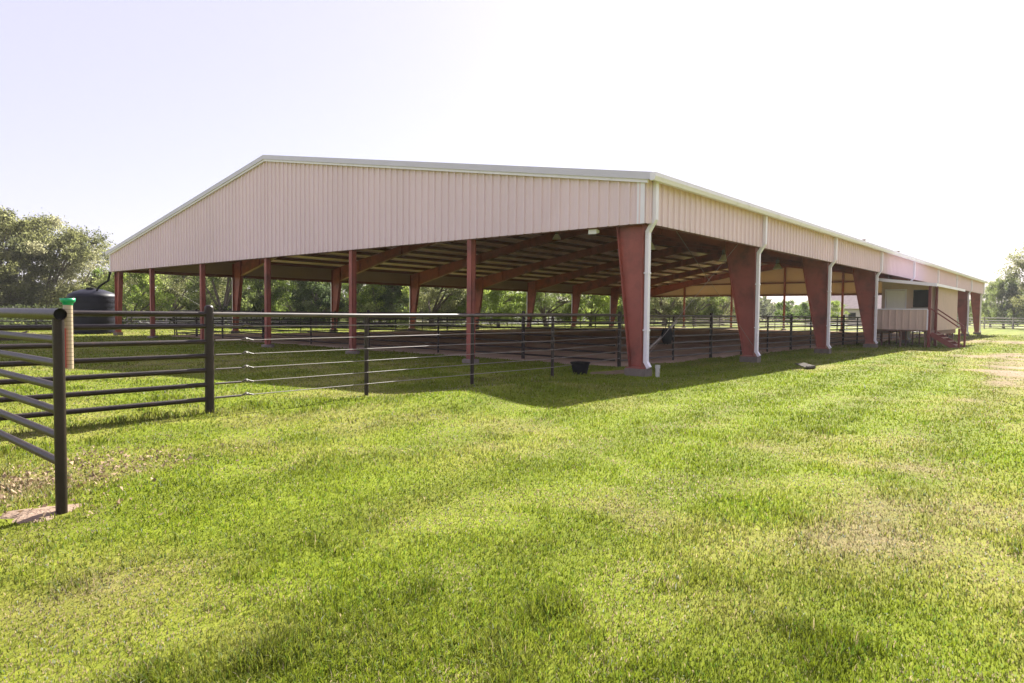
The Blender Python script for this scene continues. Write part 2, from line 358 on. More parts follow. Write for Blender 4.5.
for u, sg in ((0, -1), (L, 1)):
    # insert the ridge point so that the top edge breaks there
    half = W/2
    panel('y', 0, half, u, sg, ZS, zt_g, 'gable_siding'); panel('y', half, W, u, sg, ZS, zt_g, 'gable_siding')
    ui = u - sg*.035
    mb = MB(); a, b_ = sorted((ui, ui - sg*.008))
    mb.prism([(.03, ZS+.02), (W-.03, ZS+.02), (W-.03, zroof(0)-.1), (W/2, zroof(W/2)-.1), (.03, zroof(0)-.1)], a, b_, 'x')
    mb.build('siding_liner', M['liner'], barn)
panel('x', 0, L, 0, -1, ZS, zroof(0)-.07, 'side_siding'); panel('x', 0, L, W, 1, ZS, zroof(0)-.07, 'side_siding')
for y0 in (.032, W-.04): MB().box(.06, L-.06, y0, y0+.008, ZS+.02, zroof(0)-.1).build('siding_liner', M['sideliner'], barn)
# roof sheets
for a, b_ in ((-OV, W/2), (W+OV, W/2)):
    za, zb = ZE, ZR; mb = MB()
    x0, x1 = -.1, L+.1; th = .03
    mb.add([(x0,a,za),(x1,a,za),(x1,b_,zb),(x0,b_,zb),(x0,a,za-th),(x1,a,za-th),(x1,b_,zb-th),(x0,b_,zb-th)],
           [(0,1,2,3),(7,6,5,4),(4,5,1,0),(5,6,2,1),(6,7,3,2),(7,4,0,3)])
    x = x0+.3
    while x < x1-.1:
        mb.add([(x-.03,a,za),(x+.03,a,za),(x+.03,b_,zb),(x-.03,b_,zb),(x-.015,a,za+.03),(x+.015,a,za+.03),(x+.015,b_,zb+.03),(x-.015,b_,zb+.03)],
               [(4,5,6,7),(0,1,5,4),(1,2,6,5),(2,3,7,6),(3,0,4,7)]); x += .61
    mb.build('roof_panel', M['galv'], barn)
MB().prism([(W/2-.22, ZR-.22*SL+.036), (W/2, ZR+.042), (W/2+.22, ZR-.22*SL+.036), (W/2+.22, ZR-.22*SL+.05), (W/2, ZR+.058), (W/2-.22, ZR-.22*SL+.05)], -.1, L+.1, 'x').build('ridge_cap', M['white'], barn)
# rake trim in two steps, each slope
for u, sg in ((-.1, -1), (L+.1, 1)):
    for e, mid in ((-OV-.04, W/2), (W+OV+.04, W/2)):
        ze, zm = ZE-.04*SL, ZR
        a, b_ = sorted((u, u+sg*.05)); pr = [(e, ze+.05), (mid, zm+.06), (mid, zm-.115), (e, ze-.13)]
        o = MB().prism(pr if e < mid else pr[::-1], a, b_, 'x').build('rake_trim', M['trim'], barn)
        a, b_ = sorted((u-sg*.055, u+sg*.012)); pr = [(e+(.15 if e < mid else -.15), ze-.13+.15*SL), (mid, zm-.118), (mid, zm-.19), (e+(.15 if e < mid else -.15), ze-.205+.15*SL)]
        MB().prism(pr if e < mid else pr[::-1], a, b_, 'x').build('rake_lip', M['white'], o)
# gutters
for sgn, y0 in ((-1, -OV), (1, W+OV)):
    pr = [(y0-sgn*.02, ZE-.15), (y0+sgn*.09, ZE-.15), (y0+sgn*.13, ZE-.06), (y0+sgn*.13, ZE+.03), (y0-sgn*.02, ZE+.03)]
    MB().prism(pr if sgn > 0 else pr[::-1], -.16, L+.16, 'x').build('gutter', M['white'], barn)
# corner trims
for y0, y1, yy in ((.02, .225, -.045), (W-.14, W+.03, W+.03)):
    for u, sg in ((0, -1), (L, 1)):
        a, b_ = sorted((u+sg*.036, u+sg*.05)); q = MB().box(a, b_, y0, y1, ZS-.01, zroof(min(y1, W-y1) if y0 < 1 else .1)-.15)
        
        q.build('corner_trim', M['white'], barn)
# frames: tapered columns + rafters
def zi(v): return zroof(v) - .03 - .22 - .012     # top of rafter (under purlins)
def rafter_bot(v):
    k = min(v, W-v)
    d = np.interp(k, [1.2, 7., 12., W/2], [1.0, .62, .55, .72]); return zi(v) - d
for k, u in enumerate(UF):
    for side in (0, 1):
        mv = (lambda v: v) if side == 0 else (lambda v: W-v)
        mb = MB(); zb = .19; kv = .93 if k in (0, 8) else 1.2
        web = [(mv(.18), zb+.02), (mv(.48), zb+.02), (mv(kv-.01), rafter_bot(1.2)), (mv(kv-.01), zi(1.2)-.01), (mv(.18), zi(.14)-.01)]
        mb.prism(web if side == 0 else web[::-1], u-.006, u+.006, 'x')
        def plate(p, q, t=.018):
            p2 = [(mv(a), z) for a, z in (p, q)]; mb.beam((u, *p2[0]), (u, *p2[1]), .22, t, up=(0, 1, .01))
        plate((.17, zb), (.17, zi(.14)-.02)); plate((.49, zb), (kv, rafter_bot(1.2)+.02)); plate((kv, rafter_bot(1.2)+.02), (kv, zi(1.2)-.02))
        for zz_ in (1.6, 2.9):
            vv = .5+(zz_-zb)/(rafter_bot(1.2)-zb)*.69
            a, b_ = sorted((mv(.16), mv(vv-.02)))
        a, b_ = sorted((mv(.08), mv(.56))); mb.box(u-.15, u+.15, a, b_, zb-.015, zb+.015)
        mb.build('column', M['red'], barn)
        a, b_ = sorted((mv(0.), mv(.58))); dz = random.uniform(-.02, .02)
        MB().box(u-.17, u+.17, a, b_, -.3, zb-.018).build('footing', M['conc'], barn)
    mb = MB(); vs = [.94 if k in (0, 8) else 1.21, 3, 5, 7, 9.5, 12, 15, W/2]; vs = vs + [W-v for v in vs[-2::-1]]
    for a, b_ in zip(vs[:-1], vs[1:]):
        mb.prism([(a, rafter_bot(a)), (b_, rafter_bot(b_)), (b_, zi(b_)-.012), (a, zi(a)-.012)], u-.006, u+.006, 'x')
        mb.beam((u, a, rafter_bot(a)), (u, b_, rafter_bot(b_)), .22, .02); mb.beam((u, a, zi(a)-.012), (u, b_, zi(b_)-.012), .22, .02)
    for v in (3.6, 8.2, 13., W-13., W-8.2, W-3.6): mb.box(u-.1, u+.1, v-.009, v+.009, rafter_bot(v)+.01, zi(v)-.02)
    mb.build('rafter', M['red'], barn)
# knee flange stubs between rafter and column are part of the rafter; purlins
k = 0
for side in (0, 1):
    for i in range(12):
        v = .35 + i*1.53
        vv = v if side == 0 else W-v
        if abs(vv-W/2) < .25: vv += .3 if side else -.3
        z = zroof(vv) - .034
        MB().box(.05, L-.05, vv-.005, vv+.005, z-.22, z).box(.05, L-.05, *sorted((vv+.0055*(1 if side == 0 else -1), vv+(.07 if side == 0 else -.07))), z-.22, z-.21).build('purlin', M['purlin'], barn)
# girts: bottom of the siding and mid height on the gables
for u, sg in ((.055, 1), (L-.055, -1)):
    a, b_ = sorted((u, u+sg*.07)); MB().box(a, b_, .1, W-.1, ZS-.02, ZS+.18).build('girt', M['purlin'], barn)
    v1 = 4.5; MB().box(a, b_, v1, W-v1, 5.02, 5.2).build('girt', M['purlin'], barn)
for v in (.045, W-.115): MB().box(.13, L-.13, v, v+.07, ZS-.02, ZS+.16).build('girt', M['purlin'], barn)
# end wall posts with footings
for u, sg in ((.15, 1), (L-.15, -1)):
    for j in range(1, 6):
        v = (0, 6.0, 11.95, 17.85, 23.8, 29.7)[j]
        q = MB().box(u-.1, u-.088, v-.09, v+.09, .1, zi(v)-.05).box(u+.088, u+.1, v-.09, v+.09, .1, zi(v)-.05).box(u-.088, u+.088, v-.008, v+.008, .1, zi(v)-.05)
        q.box(u-.06, u+.06, v-.09, v-.082, .1, zi(v)-.05)
        q.build('end_post', M['red'], barn)
        MB().lathe([(.001, .11), (.24, .11), (.26, .09), (.26, -.2)], (u, v, 0), 16).build('footing', M['conc'], barn)
# downspouts on both eaves
for k in range(9):
    for side in (0, 1):
        u = .27 if k == 0 else (7.62*k-.3 if k < 8 else L-.3)
        mv = (lambda v: v) if side == 0 else (lambda v: W-v)
        mb = MB(); wd = .13
        path = [(-.10, ZE-.14), (-.10, ZS+.1), (.085, ZS-.17), (.085, .33), (-.01, .21)]
        for i, ((a, z0), (b2, z1)) in enumerate(zip(path[:-1], path[1:])):
            mb.beam((u, mv(a), z0+.012), (u, mv(b2), z1-.012), wd-.004*i, .1-.004*i, up=(0, 1, .05))
        for zz_ in (1.1, 2.5): mb.box(u-wd/2-.012, u+wd/2+.012, *sorted((mv(.025), mv(.15))), zz_, zz_+.04)
        mb.build('downspout', M['white'], barn)
# cross bracing rods of the first bay
for p, q in (((.5, .17, 4.5), (7.3, .17, .5)), ((.55, .19, .5), (7.25, .19, 4.5)), ((.5, W-.17, 4.5), (7.3, W-.17, .5)), ((.55, W-.19, .5), (7.25, W-.19, 4.5))):
    MB().tube([p, q], .0055, 6).build('brace_rod', M['cable'], barn)
# little vents standing on the eave
for u in (21., 28.2): MB().tube([(u, .35, zroof(.35)-.01), (u, .35, zroof(.35)+.22)], .05, 10).tube([(u, .35, zroof(.35)+.22), (u, .35, zroof(.35)+.28)], .09, 10).build('roof_vent', M['lampbox'], barn)
# pvc riser and valve at the first pier
tag(MB().tube([(.3,-.22,-.1),(.3,-.22,.22)], .05, 12).tube([(.3,-.22,.2),(.3,-.22,.28)], .062, 12).tube([(.3,-.22,.12),(.27,-.28,.1)], .03, 8).build('drain_riser', M['vinyl']),
    'short white plastic drain riser beside the concrete pier of the corner column', 'pipe')

# hanging high-bay lamps
def high_bay(x, y, first=[None], label=None):
    z = min(zi(y) - .9, 5.3); z = max(z, rafter_bot(y)-.25)
    if first[0] is None:
        t = thing('high_bay_lamp', label, 'lamp', (0,0,0), 'high bay lamps under the barn roof')
        MB().lathe([(.09,.16),(.12,.14),(.25,-.1),(.27,-.16),(.262,-.16),(.24,-.1),(.11,.13)], (0,0,0), 20).build('reflector', M['lamp'], t)
        MB().lathe([(.001,.42),(.08,.42),(.1,.38),(.1,.18),(.06,.16)], (0,0,0), 16).build('ballast', M['lampbox'], t)
        MB().tube([(0,0,.4),(0,0,1.2)], .012, 6).build('hanger', M['lampbox'], t)
        MB().lathe([(.001,-.1),(.05,-.08),(.06,-.02),(.04,.08)], (0,0,0), 12).build('bulb', M['lamp'], t); first[0] = t
    else: t = copy_tree(first[0])
    t['label'] = label; t.location = (x, y, zi(y)-1.2)
LL = ['dome lamp hung from the roof just behind the corner column', 'dome lamp hung in the second bay on the right half of the roof', 'dome lamp hung in the third bay left of the second right column',
      'dome lamp hung in the fourth bay seen past the second right column', 'dome lamp hung in the first bay under the middle of the roof', 'dome lamp hung in the second bay under the middle of the roof',
      'dome lamp hung in the third bay under the middle of the roof', 'dome lamp hung in the fourth bay under the middle of the roof']
for i, (x, y) in enumerate(((3.8, 6.4), (11.4, 6.4), (19, 6.4), (26.6, 6.4), (3.8, 17.2), (11.4, 17.2), (19, 17.2), (26.6, 17.2))): high_bay(x, y, label=LL[i])
# flood light behind the gable near the corner column
t = thing('flood_light', 'white flood light fixed under the gable siding beside the corner column', 'lamp', (.2, 1.55, 3.62))
MB().beam((.2,1.62,3.72),(.2,1.62,3.55),.05,.05,up=(0,1,0)).build('bracket', M['lampbox'], t)
MB().add([(.12,1.5,3.69),(.12,1.75,3.69),(.12,1.75,3.56),(.12,1.5,3.56),(.3,1.53,3.66),(.3,1.72,3.66),(.3,1.72,3.6),(.3,1.53,3.6)],[(0,3,2,1),(4,5,6,7),(0,1,5,4),(1,2,6,5),(2,3,7,6),(3,0,4,7)]).build('lamp_head', M['lamp'], t)

# ------------------------------------------------------------------ raised viewing booth on the right side
cb = thing('viewing_booth', 'raised tan viewing booth with porch and white door on the barn side', 'booth', (24.1, -1.93, 0))
U0, U1, U2, V0, V1, ZF = 24.1, 26.0, 32.5, -1.93, .62, .86
def cz(v): return 3.13 + (v-V0)*.125
panel('x', U1+.02, U2, V0, -1, ZF-.02, cz(V0)-.02, 'side_wall', m=M['booth'], parent=cb, pitch=.23, rib=.02)
panel('x', U1+.02, U2, V1, 1, ZF-.02, cz(V1)-.02, 'side_wall', m=M['booth'], parent=cb, pitch=.23, rib=.02)
panel('y', V0, V1, U2, 1, ZF-.02, lambda v: cz(v)-.02, 'end_wall', m=M['booth'], parent=cb, pitch=.23, rib=.02)
D0, D1, DT = -.52, .40, 2.93
WN0, WN1, WZ0, WZ1 = -1.62, -.86, 2.02, 2.93
fwall = MB()
for a, b_, z0, z1 in ((V0+.01, WN0, ZF, None), (WN0, WN1, ZF, WZ0), (WN0, WN1, WZ1, None), (WN1, D0, ZF, None), (D0, D1, DT, None), (D1, V1-.01, ZF, None)):
    za, zb = (z1, z1) if z1 else (cz(a)-.03, cz(b_)-.03)
    fwall.prism([(a, z0), (b_, z0), (b_, zb), (a, za)], U1, U1+.05, 'x')
    t_ = a+.06
    while t_ < b_-.03: fwall.box(U1-.012, U1-.001, t_-.015, t_+.015, z0+.01, min(za, zb)-.01); t_ += .2
fwall.build('front_wall', M['booth'], cb)
d_ = MB().box(U1+.004, U1+.04, D0+.03, D1-.03, ZF+.02, DT-.03)
for z0, z1 in ((1.0, 1.7), (1.85, 2.75)):
    for a, b_ in ((D0+.12, -.1), (-.02, D1-.12)): d_.box(U1-.006, U1+.003, a, b_, z0, z1)
d_ = d_.build('door', M['door'], cb)
MB().tube([(U1-.008,D0+.1,1.78),(U1-.06,D0+.1,1.78)], .028, 12).build('handle', M['cable'], d_)
q = MB()
for a, b_, z0, z1 in ((D0-.05, D0+.02, ZF, DT+.05), (D1-.02, D1+.05, ZF, DT+.05), (D0+.021, D1-.021, DT-.02, DT+.05)): q.box(U1-.03, U1-.014, a, b_, z0, z1)
q.build('door_frame', M['white'], d_)
wn = MB().box(U1+.02, U1+.028, WN0, WN1, WZ0, WZ1).build('window', M['glass'], cb)
q = MB()
for a, b_, z0, z1 in ((WN0-.05, WN0, WZ0-.06, WZ1+.05), (WN1, WN1+.05, WZ0-.06, WZ1+.05), (WN0, WN1, WZ1, WZ1+.05)): q.box(U1-.03, U1-.014, a, b_, z0, z1)
q.build('frame', M['booth'], wn)
MB().box(U1-.045, U1-.013, WN0-.06, WN1+.06, WZ0-.075, WZ0-.005).build('sill', M['palefence'], wn)
# roof + fascia
MB().prism([(V0-.3, cz(V0-.3)), (V1, cz(V1)), (V1, cz(V1)+.04), (V0-.3, cz(V0-.3)+.04)], U0-.35, U2+.25, 'x').build('roof', M['trim'], cb)
fa = MB(); fa.prism([(V0-.34, cz(V0-.34)-.09), (V1, cz(V1)-.09), (V1, cz(V1)+.065), (V0-.34, cz(V0-.34)+.065)], U0-.39, U0-.352, 'x')
fa.box(U0-.35, U2+.25, V0-.34, V0-.303, cz(V0-.3)-.07, cz(V0-.3)+.06); fa.build('fascia', M['white'], cb)
MB().box(U0+.01, U1-.02, V0+.02, V1, ZF-.06, ZF).box(U1, U2-.05, V0+.05, V1-.05, ZF-.06, ZF-.022).build('floor', M['wood'], cb)
MB().box(U0+.02, U2-.05, V0+.03, V0+.08, ZF-.25, ZF-.062).box(U0+.02, U2-.05, V1-.08, V1-.03, ZF-.25, ZF-.062).build('floor_beam', M['wood'], cb)
# porch railing of the same ribbed panel with white cap
pr = MB(); pr.box(U0, U0+.02, V0+.1, V1-.1, ZF+.02, 1.88); t_ = V0+.22
while t_ < V1-.15: pr.box(U0-.045, U0-.001, t_-.022, t_+.022, ZF+.03, 1.87); t_ += .305
pr = pr.build('porch_railing', M['booth'], cb)
MB().box(U0-.035, U0+.05, V0+.08, V1-.08, 1.883, 1.93).box(U0-.03, U0+.03, V0+.04, V0+.097, ZF+.02, 1.88).build('rail_cap', M['white'], pr)
for u, v in ((U0+.06, V0), (U1-.08, V0), (U0+.06, V1-.06)):
    MB().box(u-.06, u+.06, v-.06, v+.06, -.1, cz(v)-.02).build('porch_post', M['redpaint'], cb)
for u in (U0+.1, 25.4, 27.1, 28.9, 30.7, U2-.15):
    for v in (V0+.16, -.7, V1-.2): MB().box(u-.035, u+.035, v-.035, v+.035, -.1, ZF-.064).build('stilt', M['wood'], cb)
# stair down towards the lawn
for u in (U0+.12, U1-.2): MB().beam((u, V0-.07, ZF-.16), (u, -3.12, -.02), .05, .22).build('stringer', M['redpaint'], cb)
for i in range(4): z = ZF-.17*(i+1)-.02; y = V0-.2-.26*i; MB().box(U0+.15, U1-.23, y-.13, y+.13, z-.02, z+.02).build('step', M['redpaint'], cb)
for u in (U0+.02, U1-.1):
    hr = MB().beam((u, V0-.06, 1.93), (u, -3.2, 1.02), .05, .06).build('handrail', M['redpaint'], cb)
    MB().box(u-.045, u+.045, -3.24, -3.15, -.1, .985).build('baluster', M['redpaint'], hr)

# ------------------------------------------------------------------ pipe fences
def gz1(x, y): return float(gz(np.array([x]), np.array([y]))[0])
def post_mb(x, y, r, top, dome=.0):
    mb = MB().tube([(x, y, -.3), (x, y, top)], r, 16, caps=(dome == 0))
    if dome: mb.lathe([(r, 0), (r*.95, dome*.4), (r*.7, dome*.8), (r*.3, dome), (.001, dome)], (x, y, top), 16)
    return mb
# A: the panel ending at the near post
fa = thing('pipe_fence_panel', 'brown seven rail pipe fence panel ending at the near open topped post', 'fence', (-12.88, -2.66, 0))
post_mb(-12.88, -2.66, .038, 1.43).build('post', M['pipe'], fa)
post_mb(-12.88, 1.44, .06, 1.52, .04).build('post', M['pipe'], fa)
for i, z in enumerate((1.462, 1.275, 1.105, .935, .76, .575, .385)):
    r = .043 if i == 0 else .03; y0 = -2.71 if i == 0 else -2.63
    rail = MB().tube([(-12.88, y0, z), (-12.88, 1.40, z)], r, 14, caps=False).build('rail', M['pipe'], fa)
    if i == 0: MB().lathe([(.001, 0), (r*.86, 0)], (0, 0, 0), 14); q = MB().tube([(-12.88, y0+.03, z), (-12.88, y0+.05, z)], r*.97, 14).build('pipe_bore', M['pipe_in'], rail)
# B: seven rails to the domed post
fb = thing('pipe_fence_panel', 'brown seven rail pipe fence panel between the corner and the domed post', 'fence', (-9.88, 1.47, 0))
post_mb(-9.88, 1.47, .064, 1.53, .05).build('post', M['pipe'], fb)
for i, z in enumerate((1.447, 1.27, 1.045, .84, .63, .42, .205)):
    MB().tube([(-12.83, 1.44, z), (-9.93, 1.47, z)], .036 if i == 0 else .034, 12).build('rail', M['pipe'], fb)
# C: top rail and six cables up to the arena corner
CP = [(-9.88, 1.47), (-7.06, 1.50), (-4.42, 1.46), (-1.72, 1.45), (2.42, 2.2)]
fc = thing('cable_fence', 'brown pipe fence with six bright steel cables beside the arena', 'fence', (-7.06, 1.5, 0))
for (x, y), z in zip(CP[1:4], (1.41, 1.425, 1.45)): post_mb(x, y, .038, z).build('post', M['pipe'], fc)
MB().tube([(x+(.05 if i == 0 else 0), y, (1.444,1.436,1.45,1.478,1.487)[i]) for i, (x, y) in enumerate(CP)], .034, 12).build('top_rail', M['pipelight'], fc)
for i, z in enumerate((1.28, 1.07, .86, .65, .44, .235)):
    cbl = MB().tube([(-9.82, 1.43, z-.012)] + [(x, y-.04, z + (.004 if j else -.01)) for j, (x, y) in enumerate(CP[1:4])] + [(2.38, 2.15, z)], .007, 6).build('cable', M['cable'], fc)
    tb = MB().tube([(-9.81, 1.43, z-.012), (-9.42, 1.432, z-.012)], .016, 8)
    tb.tube([(-9.4,1.432,z-.012),(-9.36,1.41,z+.02),(-9.32,1.43,z+.0)], .012, 6).tube([(-9.33,1.445,z+.02),(-9.29,1.435,z-.0),(-9.22,1.434,z-.02)], .013, 6).tube([(-9.37,1.45,z-.01),(-9.34,1.43,z+.035)], .009, 6)
    tb.build('turnbuckle', M['pipelight'], cbl)
# D: arena fence, four runs
def run(name, label, pts, thick, rails=7, m='pipe', r=.03, top=1.47, bottom=.16, pr=.055, plain=.035, h=1.5, rm=None, skip=()):
    t = thing(name, label, 'fence', (*pts[0], 0))
    for i, (x, y) in enumerate(pts):
        if i in skip: continue
        post_mb(x, y, pr if i in thick else plain, h + (.06 if i in thick else -.04), .03 if i in thick else 0).build('post', M[m], t)
    for j in range(rails):
        z = top - (top-bottom)*j/(rails-1)
        MB().tube([(x, y, z) for x, y in pts], r, 8).build('rail', M[rm or m], t)
    return t
rp_ = [(2.42,2.2), (5.6,2.15), (8.3,2.1), (11.,2.1), (13.7,2.1), (16.5,2.1), (19.2,2.1), (21.9,2.1)] + [(24.6+2.75*i, 2.1) for i in range(12)]
run('arena_fence', 'seven rail pipe arena fence along the right hand row of barn columns', rp_, {0, 2, 5, 8, 11, 14, 17}, rm='pipelight')
run('arena_fence', 'dark seven rail pipe arena fence running across behind the gable posts', [(2.42,2.34)] + [(2.6, v) for v in (6.0, 10.1, 14.3, 18.5, 22.7, 26.9, 30, 32.9)], {1, 3, 5, 7}, pr=.06, skip=(0,))
run('arena_fence', 'dark pipe arena fence along the far left side of the arena', [(2.75+2.75*i, 33.0) for i in range(21)], {4, 8, 12, 16}, rails=6, m='blackfence')
run('arena_fence', 'dark pipe arena fence closing the far end of the arena', [(57.6, 2.3+3.07*i) for i in range(11)], {0, 3, 6, 9}, rails=6, m='blackfence')
# gate brace with a dark feed bag hanging on it
tag(MB().beam((5.6,2.04,1.3),(3.5,2.06,.3),.05,.05).beam((5.6,2.04,1.2),(5.3,2.04,1.28),.03,.03).build('gate_brace', M['cable']), 'diagonal pipe brace across the arena fence behind the corner downspout', 'brace')
bag = MB()
rows = []
for i in range(9):
    z = 1.08 - .5*i/8; rr = .07+.15*math.sin(math.pi*min(1, (i+1)/9.5))**.7; rows.append([(4.9+rr*1.6*math.cos(a*2*math.pi/16)+.012*math.sin(3*a+i), 2.0+rr*.3*math.sin(a*2*math.pi/16), z+.02*math.sin(2*a)) for a in range(17)])
bag.grid(rows[::-1]); bag.tube([(4.75,2.0,1.0),(4.87,2.0,1.36),(5.05,2.0,1.0)], .012, 6)
tag(bag.build('feed_bag', M['black']), 'black feed bag hung on the arena fence beside the diagonal brace', 'bag')
# far fences
run('paddock_fence', 'dark four rail paddock fence in front of the trees left of the barn', [(-34+3.*i, 46.5-.02*i) for i in range(36)], set(), rails=4, m='blackfence', r=.045, top=1.35, bottom=.3, plain=.06, h=1.5)
run('pale_rail_fence', 'pale weathered rail fence seen through the middle of the barn', [(6+3.*i, 50.) for i in range(22)], set(), rails=3, m='palefence', r=.07, top=1.3, bottom=.45, plain=.06, h=1.45)
run('pale_rail_fence', 'pale rail fence beyond the far gable of the barn', [(72., 8+3.2*i) for i in range(14)], set(), rails=4, m='palefence', r=.05, top=1.4, bottom=.4, plain=.06, h=1.5)
run('pale_rail_fence', 'pale rail fence beyond the far right corner of the barn', [(100., -60+3.2*i) for i in range(22)], set(), rails=4, m='palefence', r=.06, top=1.5, bottom=.4, plain=.08, h=1.65)

# ------------------------------------------------------------------ rain gauge on the near post
rg = thing('rain_gauge', 'tall yellowed rain gauge tube with green funnel on the near fence post', 'gauge', (-12.80, -2.56, 0))
GX, GY = -12.795, -2.575
MB().tube([(GX,GY,1.06),(GX,GY,1.54)], .031, 20).build('tube', M['scale'], rg)
mk = MB()
for i in range(15): z = 1.09+.029*i; mk.lathe([(.0315, 0), (.0315, .004)], (GX,GY,z), 20)
mk.build('scale_mark', M['tick'], rg)
MB().lathe([(.033,0),(.035,.015),(.048,.024),(.05,.05),(.046,.05),(.042,.026),(.001,.02)], (GX,GY,1.53), 24).build('funnel', M['green'], rg)
MB().box(-12.842,-12.822,-2.62,-2.585,1.07,1.36).build('bracket', M['redmark'], rg)

# ------------------------------------------------------------------ water tank with its filling pipe
tk = thing('water_tank', 'round navy black plastic water tank behind the left corner of the barn', 'tank', (.2, 39., 0))
prof = [(1.33,0),(1.36,.05)]
for i in range(7): z = .12+.3*i; prof += [(1.36,z),(1.36,z+.2),(1.354,z+.23),(1.354,z+.27)]
prof += [(1.36,2.25),(1.34,2.35),(1.25,2.45),(1.0,2.58),(.6,2.72),(.3,2.76),(.001,2.77)]
MB().lathe(prof, (.2,39.,0), 40).build('shell', M['tank'], tk)
MB().lathe([(.26,.0),(.26,.09),(.23,.11),(.001,.11)], (.0,38.7,2.72), 20).build('lid', M['black'], tk)
MB().tube([(.1,W+.3,3.95),(.1,W+.35,3.7),(.12,W+.8,3.2),(.15,37.6,2.9),(.2,38.1,2.74),(.2,38.3,2.55)], .06, 10).build('inlet_pipe', M['black'], tk)

# ------------------------------------------------------------------ small things on the lawn
tb = thing('feed_tub', 'black rubber feed tub on the grass left of the corner column', 'tub', (-.54, 1.48, 0))
zt = gz1(-.54, 1.48)
MB().lathe([(.001,.0),(.165,.0),(.175,.02),(.235,.29),(.228,.29),(.17,.04),(.001,.03)], (-.54,1.48,zt), 28).build('body', M['black'], tb)
MB().lathe([(.225,.275),(.252,.28),(.256,.3),(.24,.31),(.225,.3)], (-.54,1.48,zt), 28).build('rim', M['black'], tb)
zb = gz1(5.52,-1.96)+.03
db = MB().add([(5.3,-2.1,zb),(5.75,-2.2,zb+.03),(5.8,-1.9,zb+.10),(5.4,-1.78,zb+.09),(5.3,-2.1,zb+.02),(5.75,-2.2,zb+.05),(5.8,-1.9,zb+.12),(5.4,-1.78,zb+.11)],[(3,2,1,0),(4,5,6,7),(0,1,5,4),(1,2,6,5),(2,3,7,6),(3,0,4,7)])
db.tube([(5.25,-2.15,zb+.01),(5.55,-2.26,zb+.03)], .05, 8)
tag(db.build('metal_scrap', M['scrap']), 'bent scrap of pale sheet metal lying on the sunny grass', 'scrap')

